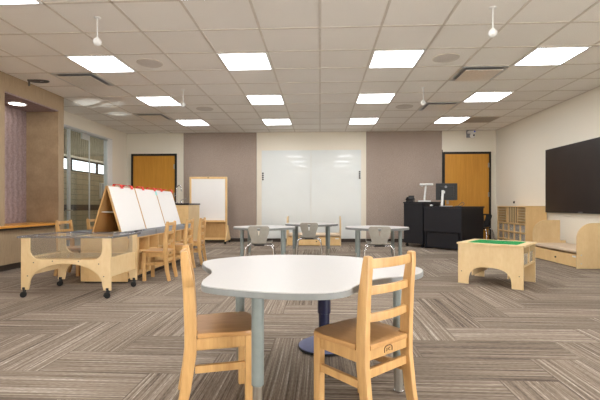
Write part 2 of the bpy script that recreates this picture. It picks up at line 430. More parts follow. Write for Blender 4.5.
# fabric-wrapped panels and whiteboards on the back wall
def wall_panel(x0, x1, label):
    p = MB().box(x0, x1, YB-.03, YB-.001, .09, 2.675, .004).build('acoustic_panel', 'fabric')
    tag(p, label, 'wall panel', 'fabric panels on the back wall')
wall_panel(-3.37, -1.556, 'mauve-brown fabric wall panel behind the wheeled easel, left of the whiteboards')
wall_panel(1.118, 2.922, 'mauve-brown fabric wall panel behind the black desk, right of the whiteboards')
for x0, x1, lab in ((-1.43, -.223, 'left half of the tall white glass writing wall'), (-.217, .994, 'right half of the tall white glass writing wall')):
    wb = MB().box(x0, x1, YB-.02, YB-.001, .085, 2.235, .002).build('whiteboard', 'board'); tag(wb, lab, 'whiteboard', 'writing wall')
for x, z0, side in ((-1.398, 1.675, 'left'), (.958, 1.703, 'right')):
    for k, nm in enumerate(('topmost', 'second from top', 'third from top', 'lowest')):
        q = MB().box(x-.02, x+.02, YB-.034, YB-.0195, z0-k*.05-.018, z0-k*.05+.018, .003).build('magnet', 'black')
        tag(q, f'small black square magnet at the {side} edge of the writing wall, {nm}', 'magnet', f'black magnets at the {side} edge')

# ------------------------------------------------------------------ ceiling fittings
rows = {2.88: 'nearest row', 4.71: 'second row from the front', 6.54: 'third row from the front', 8.37: 'row by the back wall'}
cols = ((-3.05, 'far left'), (-1.22, 'centre left'), (.61, 'centre right'), (2.44, 'far right'))
proto_l = None
for ry in (1.05, 2.88, 4.71, 6.54, 8.37):
    for cx, cn in cols:
        loc = (cx+T/2, ry+T/2, HC)
        lab = f'square recessed ceiling light, {cn} column, {rows[ry]}' if ry in rows and not (ry == 2.88 and cn != 'far left') else 'square recessed ceiling light above and behind the viewpoint'
        if proto_l is None:
            proto_l = thing('ceiling_light', lab, 'ceiling light', loc, 0, 'square ceiling lights')
            fr = MB(); a, bq = .298, .275
            fr.box(-a, a, -a, -bq, -.014, .0, .002).box(-a, a, bq, a, -.014, .0, .002).box(-a, -bq, -bq, bq, -.014, 0, .002).box(bq, a, -bq, bq, -.014, 0, .002)
            fr.build('frame', 'white', proto_l)
            MB().box(-.275, .275, -.275, .275, -.013, -.002).build('diffuser', 'lamp', proto_l, smooth=False)
        else: dup(proto_l, lab, loc, 0)

proto = None
for x, y, lab in ((-3.66, 5.32, 'square air diffuser with shiny edges at the front left of the ceiling'),
                  (-3.66, 7.76, 'square air diffuser at the back left of the ceiling'),
                  (1.83, 5.32, 'square air diffuser with shiny edges at the front right of the ceiling'),
                  (1.83, 7.15, 'square air diffuser farther back on the right of the ceiling')):
    loc = (x+T/2, y+T/2, HC)
    if proto is None:
        proto = thing('ceiling_vent', lab, 'air vent', loc, 0, 'ceiling air diffusers')
        q = MB(); a = .297
        for k in range(4):
            m = Matrix.Rotation(k*PI/2, 4, 'Z')
            q.prism([(-a, .002), (-a, -.012), (-.272, -.012), (-.25, -.002), (-.25, .002)], 'y', -.272, .272, 0, m)
        q.build('rim', 'alu', proto, smooth=False)
        MB().box(-.25, .25, -.25, .25, -.002, 0).build('throat', 'tray_grey', proto)
        MB().box(-.235, .235, -.235, .235, -.034, -.028, .004).cyl((0, 0, -.03), (0, 0, -.001), .05).build('plaque', 'plaque', proto)
    else: dup(proto, lab, loc, 0)
proto = None
for x, y, lab in ((-2.135, 5.015, 'round grey ceiling speaker beside the front left light'), (-2.135, 7.455, 'round grey ceiling speaker at the back left of the ceiling'),
                  (1.525, 5.015, 'round grey ceiling speaker beside the front right lights'), (1.525, 7.455, 'round grey ceiling speaker at the back right of the ceiling')):
    if proto is None:
        proto = thing('ceiling_speaker', lab, 'speaker', (x, y, HC), 0, 'round ceiling speakers')
        MB().lathe([(.155, 0), (.158, -.006), (.15, -.011), (.143, -.009), (.143, 0)], 36).build('rim', 'ceil_metal', proto)
        MB().lathe([(.143, -.002), (.143, -.008), (.08, -.012), (.001, -.013)], 36).build('grille', 'grille_grey', proto)
    else: dup(proto, lab, (x, y, HC), 0)
proto = None
for x, y, lab in ((-2.12, 3.78, 'white ball microphone hanging at the front left of the ceiling'), (-2.12, 6.22, 'white ball microphone hanging farther back on the left'),
                  (1.56, 3.76, 'white ball microphone hanging at the front right of the ceiling'), (1.57, 6.28, 'white ball microphone hanging farther back on the right')):
    if proto is None:
        proto = thing('hanging_microphone', lab, 'microphone', (x, y, HC), 0, 'hanging ball microphones')
        MB().lathe([(.032, 0), (.032, -.006), (.012, -.012), (.005, -.012)], 20).build('ceiling_mount', 'white', proto)
        MB().cyl((0, 0, -.01), (0, 0, -.2), .006, .006, 10).build('stem', 'white', proto)
        bl = MB().ball((0, 0, -.232), .038).build('ball', 'white', proto)
        MB().cyl((0, 0, -.19), (0, 0, -.207), .012, .02, 14).build('collar', 'white', bl)
    else: dup(proto, lab, (x, y, HC), 0)
rg = thing('return_grille', 'flat darker grille tile beside the back right ceiling light', 'air vent', (3.05+T/2, 8.37+T/2, HC))
MB().box(-.295, .295, -.295, .295, -.006, -.001).build('grille', 'grille_dark', rg)
q = MB()
for s_ in (-1, 1): q.box(-.298, .298, s_*.29-.008, s_*.29+.008, -.01, -.001).box(s_*.29-.008, s_*.29+.008, -.298, .298, -.01, -.001)
q.build('frame', 'ceil_metal', rg)
cb = thing('ceiling_bracket', 'dark bent bracket on the ceiling by the left wall', 'bracket', (-4.02, 5.62, HC), R(8))
MB().tube([(-.12, .03, -.012), (-.05, .06, -.016), (.08, .06, -.014), (.13, .02, -.012), (.07, -.03, -.016), (-.04, -.02, -.012)], .012, 8).build('hook', 'grey_dark', cb)
MB().box(-.14, .02, -.015, .015, -.02, 0, .003).box(-.13, -.11, -.012, .012, -.09, -.02, .003).build('arm', 'grey_dark', cb)
dl = thing('downlight', 'round downlight shining in the left wall niche', 'light', (-4.53, 5.88, 2.42))
MB().lathe([(.13, 0), (.13, -.008), (.11, -.012), (.105, -.004), (.105, 0)], 32).build('trim_ring', 'white', dl)
MB().cyl((0, 0, -.006), (0, 0, -.001), .105, None, 32).build('lens', 'downlight', dl)
sc_ = thing('security_camera', 'white security camera high on the back wall over the right door', 'camera', (3.585, YB, 2.49))
MB().box(-.09, .07, -.05, .002, .02, .196, .01).build('bracket', 'tray_grey', sc_)
MB().box(-.08, .09, -.16, -.03, .11, .17, .02).build('housing', 'white', sc_)
MB().cyl((.055, -.165, .145), (.055, -.158, .145), .018, None, 16).build('blue_lens', 'blue_led', sc_)
sb = MB().lathe([(.01, -.065), (.045, -.055), (.062, -.02), (.06, .02), (.03, .045)], 24, (.03, -.10, .065)).build('dome', 'white', sc_)
MB().cyl((.035, -.172, .055), (.035, -.155, .055), .02, None, 16).build('lens', 'black', sb)

# ------------------------------------------------------------------ television on the right wall
tv = thing('television', 'large black flat screen mounted on the right wall', 'television', (XR, 6.69, 0))
MB().box(-.06, -.025, -1.01, 1.01, .765, 1.91, .006).build('housing', 'black', tv)
MB().box(-.064, -.06, -.995, .995, .80, 1.895, .001).build('screen', 'screen', tv)
MB().box(-.025, 0, -.35, .35, 1.15, 1.55, .004).build('wall_mount', 'grey_dark', tv)
lg = MB()
for k in range(4): lg.box(-.063, -.0605, -.05+k*.028, -.033+k*.028, .777, .789)
lg.build('emblem', 'mark_grey', tv)
op = thing('wall_outlet', 'small black socket plate on the right wall above the cubby unit', 'outlet', (XR, 9.03, .955))
MB().box(-.008, .001, -.03, .03, -.02, .03, .003).build('plate', 'black', op)
MB().box(-.022, -.008, -.012, .012, -.012, .012, .003).build('plug', 'black', op)

# ------------------------------------------------------------------ maple ladder-back child chair
def make_chair(label):
    t = thing('wooden_chair', label, 'chair', group='maple ladder-back chairs')
    W, D = .14, .125        # half spacing of legs
    for s_ in (-1, 1):
        mb = MB(); tb_ = mb.bar([(-D-.045, 0), (-D-.02, .12), (-D, .27), (-D, .40), (-D-.008, .55), (-D-.022, .66), (-D-.026, .705)], .030, [.038, .045, .05, .052, .048, .038, .028], .007)
        mb._merge(tb_, Matrix.Translation((s_*W, 0, 0))); mb.build('back_post', 'maple', t)
        MB().box(s_*W-.016, s_*W+.016, D-.02, D+.02, 0, .333, .005).build('front_leg', 'maple', t)
        MB().box(s_*W-.010, s_*W+.010, -D+.018, D-.018, .185, .218, .004).build('side_stretcher', 'maple', t)
        MB().box(s_*W-.010, s_*W+.010, -D+.018, D-.018, .285, .333, .003).build('side_rail', 'maple', t)
    def slat(z0, z1, y, bow, nm):
        n = 10; t_ = MB(); pts = []
        outer = [(-W+.012+(2*W-.024)*k/n, y-bow*math.sin(PI*k/n)-.009) for k in range(n+1)]
        inner = [(p[0], p[1]+.018) for p in outer][::-1]
        t_.prism(outer+inner, 'z', z0, z1, .004); return t_.build(nm, 'maple', t)
    slat(.655, .692, -D-.022, .016, 'back_slat'); slat(.55, .584, -D-.008, .016, 'back_slat'); slat(.442, .476, -D-.002, .016, 'back_slat')
    MB().box(-W+.01, W-.01, -D-.01, -D+.01, .222, .258, .004).build('rear_stretcher', 'maple', t)
    rr = MB().box(-W+.01, W-.01, -D-.011, -D+.009, .293, .340, .003).build('rear_rail', 'maple', t)
    e = MB(); y0 = -D-.0125   # burnt-in maker's mark: a small arched frame round two letters
    e.tube([(-.024, y0, .305), (-.024, y0, .322), (-.012, y0, .330), (.012, y0, .330), (.024, y0, .322), (.024, y0, .305)], .0017, 6, 3)
    e.tube([(-.009, y0, .322), (-.009, y0, .312), (-.014, y0, .310)], .0014, 6, 2).tube([(.012, y0, .321), (.003, y0, .318), (.003, y0, .312), (.012, y0, .309)], .0014, 6, 3)
    e.build('burnt_mark', 'burnt', rr)
    MB().box(-W+.01, W-.01, D-.01, D+.01, .288, .333, .003).build('front_rail', 'maple', t)
    # saddle seat, notched around the posts
    w0, w1 = .155, .168
    pts = [(-.118, -.145), (.118, -.145), (.118, -.097), (w0, -.097)]
    pts += [(w1, .08), (w1-.006, .135), (w1-.03, .158), (.06, .168), (-.06, .168), (-w1+.03, .158), (-w1+.006, .135), (-w1, .08), (-w0, -.097), (-.118, -.097)]
    MB().prism(pts, 'z', .334, .357, .006).build('seat', 'maple_seat', t)
    return t
A1 = math.atan2(.297, .955)-PI/2
ch = make_chair('maple ladder-back chair in the left foreground, back seen edge-on, seat towards the white table')
fwd = Vector((.955, .297, 0)); side = Vector((-.297, .955, 0))
ctr = Vector((-.548, 1.70, 0))+side*.14+fwd*.125
ch.location = ctr; ch.rotation_euler.z = A1
# right foreground chair
pl, pr = Vector((.164, 1.582, 0)), Vector((.374, 1.776, 0)); ax = (pr-pl).normalized(); fw = Vector((-ax.y, ax.x, 0))
c2 = (pl+pr)/2+fw*.125
dup(ch, 'maple ladder-back chair in the right foreground, seen from behind at the white table', c2, math.atan2(fw.y, fw.x)-PI/2)
for (x, y, rz, lab) in ((-1.96, 4.87, PI/2+R(3), 'nearest maple chair on the right side of the easel table'), (-1.955, 5.58, PI/2+R(2), 'middle maple chair on the right side of the easel table'),
                        (-1.95, 6.17, PI/2+R(4), 'farthest maple chair on the right side of the easel table, towards the wheeled easel'),
                        (-3.18, 5.14, -PI/2, 'maple chair on the far side of the easel table, seen through the clear tub'),
                        (-3.18, 5.83, -PI/2, 'maple chair on the far side of the easel table, mostly hidden behind the easel')):
    dup(ch, lab, (x, y, 0), rz)

# ------------------------------------------------------------------ white tables
def smooth_closed(P, k=6):
    out = []; n = len(P)
    for i in range(n):
        p0, p1, p2, p3 = (Vector(P[(i+d) % n]) for d in (-1, 0, 1, 2))
        for q in range(k):
            t = q/k; out.append(tuple(.5*((2*p1)+(p2-p0)*t+(2*p0-5*p1+4*p2-p3)*t*t+(3*p1-p0-3*p2+p3)*t**3)))
    return out
def make_table(label, pts, legs, loc=(0, 0, 0), rz=0, z=.58, smk=4, th=.028, glide=.17, bare=None):
    t = thing('activity_table', label, 'table', loc, rz, 'white activity tables')
    P = smooth_closed(pts, smk)
    MB().prism([(p[0]*.995, p[1]*.995) for p in P], 'z', z-.004, z, .0015).build('table_top', 'laminate', t)
    MB().prism(P, 'z', z-th, z-.004, .003).build('edge_band', 'edge', t)
    for x, y in legs:
        l = MB().cyl((x, y, glide), (x, y, z-th-.006), .0255, None, 22).cyl((x, y, z-th-.006), (x, y, z-th), .05, None, 22).build('leg', 'leg_grey', t)
        MB().cyl((x, y, .012), (x, y, glide), .021, None, 20).build('leg_insert', 'steel', l)
        MB().lathe([(.02, 0), (.024, .003), (.024, .01), (.018, .014)], 20, (x, y, 0)).build('glide', 'chrome', l)
    return t
outl = [(-.653, 2.23), (-.60, 2.10), (-.545, 2.0), (-.512, 1.89), (-.505, 1.78), (-.497, 1.69), (-.465, 1.60), (-.37, 1.545), (-.26, 1.508), (-.16, 1.485), (-.05, 1.48),
        (.04, 1.497), (.10, 1.54), (.135, 1.605), (.175, 1.69), (.235, 1.765), (.32, 1.825), (.41, 1.88), (.475, 1.95), (.51, 2.04), (.505, 2.13), (.45, 2.25), (.35, 2.39), (.22, 2.52),
        (.08, 2.585), (-.10, 2.615), (-.30, 2.605), (-.47, 2.53), (-.60, 2.42), (-.655, 2.32)]
cx0, cy0 = -.08, 2.03
make_table('white scallop-edged table on grey legs in the centre foreground', [(x-cx0, y-cy0) for x, y in outl],
           [(-.253-cx0, 1.645-cy0), (.378-cx0, 1.985-cy0), (-.455-cx0, 2.30-cy0), (.262-cx0, 2.42-cy0)], (cx0, cy0, 0))
def lobes(r=.44):
    P = []
    for k in range(24):
        a = 2*PI*k/24
        rr = r*(1+.055*math.cos(4*a))
        P.append((rr*math.cos(a), rr*math.sin(a)*1.0))
    return P
for lab, loc in (('white grey-legged table at the back left, left of the three', (-.82, 5.98, 0)), ('white grey-legged table in the middle before the writing wall', (-.145, 7.05, 0)),
                 ('white grey-legged table at the back right, beside the black desk', (.83, 5.98, 0))):
    make_table(lab, lobes(.435), [(-.29, -.23), (.29, -.23), (-.27, .25), (.27, .25)], loc, R(0), th=.034)

# stool under the front table
st = thing('stool', 'navy pedestal stool with a round blue base under the front table', 'stool', (.026, 2.57, 0))
MB().lathe([(.13, 0), (.158, .012), (.161, .022), (.115, .045), (.05, .058), (.045, .062)], 40).build('base', 'blue_base', st)
MB().lathe([(.13, .0), (.162, .004), (.164, .016), (.154, .021)], 40).build('base_ring', 'rubber', st)
MB().cyl((0, 0, .055), (0, 0, .24), .034, None, 24, .003).build('lower_column', 'navy', st)
MB().cyl((0, 0, .22), (0, 0, .40), .041, None, 24, .004).build('upper_column', 'navy', st)
MB().lathe([(.05, .39), (.14, .405), (.155, .42), (.15, .44), (.08, .447), (.001, .445)], 36).build('seat', 'navy', st)

# ------------------------------------------------------------------ plastic shell chairs
def make_shell_chair(name, label, m, group=None):
    t = thing(name, label, 'chair', group=group)
    prof = [(.185, .345, .13), (.178, .367, .15), (.14, .378, .165), (.05, .372, .168), (-.05, .366, .16), (-.12, .366, .135), (-.152, .378, .112), (-.166, .405, .102),
            (-.174, .445, .110), (-.182, .49, .124), (-.188, .53, .136), (-.193, .565, .144), (-.197, .59, .144), (-.2, .607, .134), (-.201, .616, .11)]
    slot = {9: (.007, .012), 10: (.012, .018), 11: (.018, .022)}
    b = bmesh.new(); grid = []
    us = [-1, -.8, -.55, -.3]
    for i, (y, z, w) in enumerate(prof):
        s_ = slot[i][0] if i in slot else (slot[i-1][1] if i-1 in slot else .02)
        xs = [u*w for u in us]+[-s_, s_]+[-u*w for u in us[::-1]]
        row = []
        for x in xs:
            c = (x/w)**2
            row.append(b.verts.new((x, y+(.022*c if i > 6 else 0), z+(.012*c if i <= 6 else 0))))
        grid.append(row)
    for i in range(len(prof)-1):
        for k in range(len(grid[0])-1):
            if i in slot and k == len(us): continue
            b.faces.new((grid[i][k], grid[i][k+1], grid[i+1][k+1], grid[i+1][k]))
    bmesh.ops.recalc_face_normals(b, faces=b.faces[:])
    bmesh.ops.solidify(b, geom=b.faces[:], thickness=.007)
    mb = MB(); mb.b.free(); mb.b = b; mb.build('shell', m, t)
    for y, dy in ((-.11, -.065), (.11, .06)):
        pts = [(-.205, y+dy, .012), (-.2, y+dy*.6, .15), (-.19, y+dy*.2, .285), (-.175, y, .325), (-.14, y, .348), (-.08, y, .353), (.08, y, .353), (.14, y, .348), (.175, y, .325), (.19, y+dy*.2, .285), (.2, y+dy*.6, .15), (.205, y+dy, .012)]
        lf = MB().tube(pts, .0105, 10, 6).build('leg_frame', 'chrome', t)
        for x in (-.205, .205): MB().cyl((x, y+dy, 0), (x, y+dy, .025), .016).build('foot', 'black', lf)
    MB().box(-.07, .07, -.13, .10, .345, .362, .003).build('seat_bracket', 'black', t)
    return t
gc = make_shell_chair('school_chair', 'grey plastic school chair at the back left table', 'shell', 'grey plastic school chairs')
gc.location = (-.83, 5.62, 0); gc.rotation_euler.z = R(2)
dup(gc, 'grey plastic school chair at the middle table before the writing wall', (-.175, 6.68, 0), 0)
dup(gc, 'grey plastic school chair at the back right table', (.80, 5.58, 0), R(-5))

# ------------------------------------------------------------------ sand and water table
wt = thing('water_table', 'birch activity table on casters holding a clear tub', 'water table', (-2.462, 4.115, 0))
def arc(cx, cz, rx, rz, a0, a1, n=10): return [(cx+rx*math.cos(R(a0+(a1-a0)*k/n)), cz+rz*math.sin(R(a0+(a1-a0)*k/n))) for k in range(n+1)]
hw = .448
pan = [(-hw, .075), (-hw+.072, .075)]
pan += arc(0, .13, hw-.085, .2, 180, 0, 24)
pan += [(hw-.072, .075), (hw, .075), (hw, .585), (hw-.085, .585), (hw-.085, .47)]
pan += arc(hw-.185, .47, .10, .10, 0, -90, 8)[1:]
pan += arc(-hw+.185, .47, .10, .10, 270, 180, 8)
pan += [(-hw+.085, .585), (-hw, .585)]
for y, nm in ((-.29, 'front_panel'), (.27, 'rear_panel')):
    p = MB().prism(pan, 'y', y, y+.02, .003).build(nm, 'birch', wt)
    if y < 0:
        for x, z in ((-.32, .34), (-.13, .355), (.13, .355), (.33, .33), (-.38, .21), (.38, .21)):
            MB().cyl((x, y-.002, z), (x, y+.003, z), .006, None, 12).build('screw_cap', 'grey_dark', p)
for s_ in (-1, 1):
    MB().box(s_*.425-.01, s_*.425+.01, -.268, .268, .20, .39, .003).build('side_rail', 'birch', wt)
tub = MB(); x0, y0, z0, z1, th = .405, .255, .375, .585, .004
tub.box(-x0+.03, x0-.03, -y0+.02, y0-.02, z0, z0+th)
for s_ in (-1, 1):
    tub.box(s_*x0-th/2, s_*x0+th/2, -y0, y0, z0+.01, z1).box(-x0, x0, s_*y0-th/2, s_*y0+th/2, z0+.01, z1)
tub.build('tub', 'acrylic', wt)
lid = thing('tub_lid', 'clear flat lid lying on the tub of the caster table', 'lid', (-2.462, 4.115, .586))
MB().box(-.475, .475, -.31, .31, .003, .009, .002).build('sheet', 'acrylic', lid)
rm = MB()
for s_ in (-1, 1): rm.box(-.475, .475, s_*.305-.006, s_*.305+.006, -.006, .013, .002).box(s_*.469-.006, s_*.469+.006, -.30, .30, -.006, .013, .002)
rm.build('rim', 'acrylic_edge', lid)
for x in (-.3, -.05, .2, .42):
    for y in (-.27, .27): MB().cyl((x, y, .009), (x, y, .013), .008, None, 10).build('rivet', 'alu', lid)
def caster(parent, x, y, r=.034, top=.085, rz=0):
    m = Matrix.Translation((x, y, 0)) @ Matrix.Rotation(rz, 4, 'Z')
    c = MB().box(-.018, .018, -.016, .016, top-.022, top, .004, m).box(-.014, .014, -.018, -.012, r-.005, top-.02, .002, m).box(-.014, .014, .012, .018, r-.005, top-.02, .002, m)
    c = c.build('caster', 'black', parent)
    wv = MB()
    for s_ in (-1, 1): wv.cyl(m @ Vector((-.008, s_*.004, r)), m @ Vector((-.008, s_*.022, r)), r, None, 20, .004)
    wv.build('wheel', 'rubber', c); return c
for x, y, a in ((-.42, -.28, .6), (.415, -.28, .7), (-.42, .28, .3), (.415, .28, .5)): caster(wt, x, y, .028, .10, a)

# ------------------------------------------------------------------ storage table with A-frame easel
S0, S1 = 4.55, 6.95
stb = thing('storage_table', 'long birch cubby table under the three-panel easel', 'table', (-2.475, 5.75, 0))
L = (S1-S0)/2; XA, XB = -.275, .275
MB().box(XA, XB, -L+.02, L-.02, .05, .07).box(XA, XB, -L+.02, L-.02, .50, .518).box(XA, XA+.018, -L+.02, L-.02, .07, .50).build('carcass', 'birch_warm', stb)
MB().box(XA, XB, -L, -L+.019, .02, .518, .003).build('end_panel', 'birch_warm', stb)
MB().box(XA, XB, L-.019, L, .02, .518, .003).build('end_panel', 'birch_warm', stb)
MB().box(XA+.019, XB-.015, -L+.02, L-.02, .312, .328).build('shelf', 'birch_warm', stb)
for k in range(1, 8):
    y = -L+k*.3; MB().box(XA+.019, XB-.004, y-.009, y+.009, .071, .499).build('divider', 'birch_warm', stb)
MB().box(XA+.03, XB-.03, -L+.03, L-.03, .0, .05).build('plinth', 'kick', stb)
MB().box(-.56, XB, -L, L, .518, .536, .003).build('top', 'birch_warm', stb)
for sx in (XB-.083, -.56+.083):
    for k in range(3):
        y0 = -L+.01+k*.797; y1 = y0+.785; tr = MB()
        a, bq = sx-.09, sx+.09
        tr.box(a, bq, y0, y1, .537, .543).box(a, a+.008, y0, y1, .543, .577, .002).box(bq-.007, bq, y0, y1, .515, .577, .002).box(a, bq, y0, y0+.008, .543, .577, .002).box(a, bq, y1-.008, y1, .543, .577, .002)
        tr.build('tray', 'tray_grey', stb)
# easel
AX, ZB, ZT = -2.57, .537, 1.14
es = thing('easel', 'A-frame easel with three white boards per side, on the cubby table', 'easel', (AX, 5.84, 0))
E0, PW = -1.06, .70
half = .18; ang = math.atan2(half, ZT-ZB); SLn = math.hypot(half, ZT-ZB)
for s_, sd in ((1, 'right'), (-1, 'left')):
    # local board frame: x outwards normal, z up the slope
    m = Matrix.Translation((s_*half, 0, ZB)) @ Matrix.Rotation(-s_*ang, 4, 'Y')
    for k in range(3):
        y0 = E0+k*.71
        bd = MB().box(-.009, .009, y0, y0+.70, .009, SLn-.012, .003, m).build('board', 'birch_dark', es)
        n0, n1 = (.0092, .0115) if s_ > 0 else (-.0115, -.0092)
        MB().box(n0, n1, y0+.022, y0+.698, .012, SLn-.016, .001, m).build('writing_surface', 'paper', bd)
for y in (E0+.06, E0+2.05): MB().cyl((-.105, y, .815), (.105, y, .815), .007).build('cross_rod', 'alu', es)
MB().box(-.012, .012, E0+.005, E0+2.115, ZT-.045, ZT-.006, .003).build('ridge', 'birch_dark', es)
MB().box(.0118, .0130, E0+1.385, E0+1.445, SLn-.095, SLn-.02, 0, Matrix.Translation((half, 0, ZB)) @ Matrix.Rotation(-ang, 4, 'Y')).build('teal_tape', 'teal', es)
def clip(y, s_, label):
    t = MB(); m = Matrix.Translation((AX+s_*.006, y, ZT+.006)) @ Matrix.Scale(s_, 4, (1, 0, 0))
    t.prism([(-.022, .014), (.006, .018), (.02, .012), (.034, -.034), (.028, -.036), (.015, .0), (.003, .008), (-.022, .006)], 'y', -.03, .03, .001, m)
    bmesh.ops.recalc_face_normals(t.b, faces=t.b.faces[:])
    o = t.build('clip', 'red'); tag(o, label, 'clip', 'red clips along the easel top')
ordn = ['nearest', 'second nearest', 'third nearest', 'fourth nearest', 'fifth nearest', 'farthest']
for k, y in enumerate((5.10, 5.38, 5.73, 6.14, 6.41, 6.87)): clip(y, 1, f'red clip on the right face of the easel top, {ordn[k]} of six')
for k, y in enumerate((5.01, 5.25, 5.66, 6.0, 6.32, 6.64)): clip(y, -1, f'red clip on the back face of the easel top, {ordn[k]} of six')
for k, (y, lab) in enumerate(((4.78, 'black board eraser in the grey tray, nearer one'), (5.02, 'black board eraser in the grey tray, farther one'))):
    er = thing('board_eraser', lab, 'eraser', (-2.288, y, .5432), R(80+k*14), 'black erasers in the grey tray')
    MB().box(-.065, .065, -.026, .026, .012, .04, .006).build('grip', 'black', er)
    MB().box(-.063, .063, -.025, .025, 0, .012, .002).build('felt', 'grey_dark', er)

# ------------------------------------------------------------------ sink island
si = thing('sink_cabinet', 'birch sink cabinet with black base at the back left', 'cabinet', (-3.09, 8.63, 0))
MB().box(-.385, .385, -.385, .385, .09, .90, .002).build('body', 'birch_warm', si)
MB().box(-.35, .35, -.35, .35, 0, .09).build('toe_kick', 'kick', si)
for x0, x1 in ((-.38, -.004), (.004, .38)):
    d = MB().box(x0, x1, -.403, -.386, .10, .89, .003).build('cabinet_door', 'birch_warm', si)
    kx = x1-.05 if x0 < -.1 else x0+.05
    MB().tube([(kx, -.403, .74), (kx, -.43, .745), (kx, -.43, .835), (kx, -.403, .84)], .005, 8, 4).build('handle', 'steel', d)
MB().box(.386, .392, -.37, .37, .10, .89, .002).build('side_panel', 'birch', si)
ct = thing('countertop', 'black worktop on the birch sink cabinet', 'worktop', (-3.09, 8.63, .90))
MB().box(-.40, .40, -.41, .40, 0, .035, .004).build('slab', 'counter', ct)
MB().box(-.26, .2, -.22, .18, .0352, .037).build('sink_rim', 'steel', ct)
fa = thing('faucet', 'chrome gooseneck tap on the black worktop', 'tap', (-3.13, 8.75, .935))
MB().cyl((0, 0, 0), (0, 0, .03), .028).tube([(0, 0, .03), (0, 0, .30), (.01, 0, .36), (.05, 0, .39), (.09, 0, .37), (.105, 0, .31), (.105, 0, .26)], .013).build('spout', 'chrome', fa)
MB().cyl((.09, .03, 0), (.09, .03, .07), .016).tube([(.09, .03, .07), (.13, .03, .085), (.20, .03, .10)], .008, 8, 3).build('lever', 'chrome', fa)

# ------------------------------------------------------------------ wheeled easel board
we = thing('mobile_easel', 'wheeled birch easel with a whiteboard by the fabric wall', 'easel', (-2.635, 9.50, 0), R(2))
W2, ZL, ZH = .447, .075, 1.565
for s_ in (-1, 1):
    MB().box(s_*(W2-.024)-.024, s_*(W2-.024)+.024, -.018, .018, ZL, ZH, .006).build('stile', 'birch_warm', we)
    ft = MB().prism([(-.31, .06), (.31, .06), (.31, .10), (.21, .17), (.085, .36), (.035, .42), (-.035, .42), (-.085, .36), (-.21, .17), (-.31, .10)], 'x', s_*(W2+.002), s_*(W2+.024), .003).build('foot', 'birch_warm', we)
    for yy in (-.27, .27): caster(ft, s_*(W2+.013), yy, .028, .075)
MB().box(-W2+.048, W2-.048, -.018, .018, ZH-.05, ZH, .004).build('top_rail', 'birch_warm', we)
MB().box(-W2+.048, W2-.048, -.018, .018, ZL, ZL+.055, .004).build('bottom_rail', 'birch_warm', we)
MB().box(-W2+.048, W2-.048, -.085, .018, .50, .525, .004).box(-W2+.048, W2-.048, -.09, -.08, .50, .545, .002).build('marker_ledge', 'birch_warm', we)
MB().box(-W2+.048, W2-.048, -.008, .008, .527, ZH-.05).build('whiteboard_panel', 'paper', we)
MB().box(-W2+.048, W2-.048, -.006, .006, ZL+.055, .50).build('lower_panel', 'birch_dark', we)
MB().box(-.02, .02, -.0185, -.0178, ZH-.032, ZH-.016).build('maker_badge', 'grey_dark', we)

# ------------------------------------------------------------------ reading benches
def make_bench(label, loc, rz):
    t = thing('reading_bench', label, 'bench', loc, rz, 'birch reading benches')     # front faces -Y, length along X
    for s_ in (-1, 1):
        a = s_*.60; bq = a-s_*.02
        pts = [(-.29, 0), (.25, 0), (.25, 0.30), (.155, .30), (.155, .645)]+arc(-.07, .425, .22, .22, 90, 180, 10)
        e = MB().prism(pts, 'x', min(a, bq), max(a, bq), .003).build('end_panel', 'birch', t)
        for z in (.07, .19): MB().cyl((a-s_*.001, -.23, z), (a+s_*.002, -.23, z), .009, None, 12).build('bolt_cap', 'alu', e)
    MB().box(-.578, .578, -.20, .245, .195, .21, .002).box(-.578, .578, .225, .245, .02, .195).build('seat_board', 'birch_warm', t)
    d = MB().box(-.575, .575, -.275, -.25, .012, .190, .003).build('drawer', 'birch_warm', t)
    MB().box(-.56, .56, -.249, .20, .03, .045).build('drawer_bottom', 'birch_dark', d)
    MB().cyl((.06, -.288, .10), (.06, -.274, .10), .014, .011, 16).build('knob', 'black', d)
    MB().box(.47, .55, -.2765, -.2748, .15, .172).build('label_plate', 'white', d)
    c = thing('bench_cushion', 'tan cushion on the ' + label.split(' ', 1)[1], 'cushion', Vector(loc)+Vector((0, 0, .211)), rz, 'tan bench cushions')
    MB().box(-.573, .573, -.275, .24, 0, .05, .016, None, 3).build('pad', 'cushion', c)
    return t
make_bench('birch bench with round-cornered ends under the television', (3.912, 6.53, 0), -PI/2)
make_bench('birch bench with round-cornered ends against the writing wall', (-.138, 9.22, 0), 0)

# ------------------------------------------------------------------ cubby unit
cu = thing('cubby_unit', 'tall birch cubby unit with clear bins by the right wall', 'storage unit', (4.0, 8.33, 0), -PI/2)   # local: front -Y, X along wall
HWc = .60
MB().box(-HWc, -HWc+.02, -.20, .185, 0, .86, .002).box(HWc-.02, HWc, -.20, .185, 0, .86, .002).box(-HWc+.02, HWc-.02, .16, .18, .02, .86).build('carcass', 'birch_warm', cu)
MB().box(-HWc+.021, HWc-.021, .152, .1595, .03, .858).build('back_panel', 'cubby_shade', cu)
MB().box(-HWc, HWc, -.20, .185, .86, .88, .003).build('top', 'birch_warm', cu)
for z in (.04, .205, .372, .54): MB().box(-HWc+.021, HWc-.021, -.195, .151, z-.009, z+.009).build('shelf', 'birch_warm', cu)
for k in range(1, 5):
    x = -HWc+k*.24
    MB().box(x-.008, x+.008, -.193, .151, .05, .53).build('divider', 'birch_warm', cu)
for x in (-.20, .27): MB().box(x-.01, x+.01, -.193, .151, .55, .86).build('divider', 'birch_warm', cu)
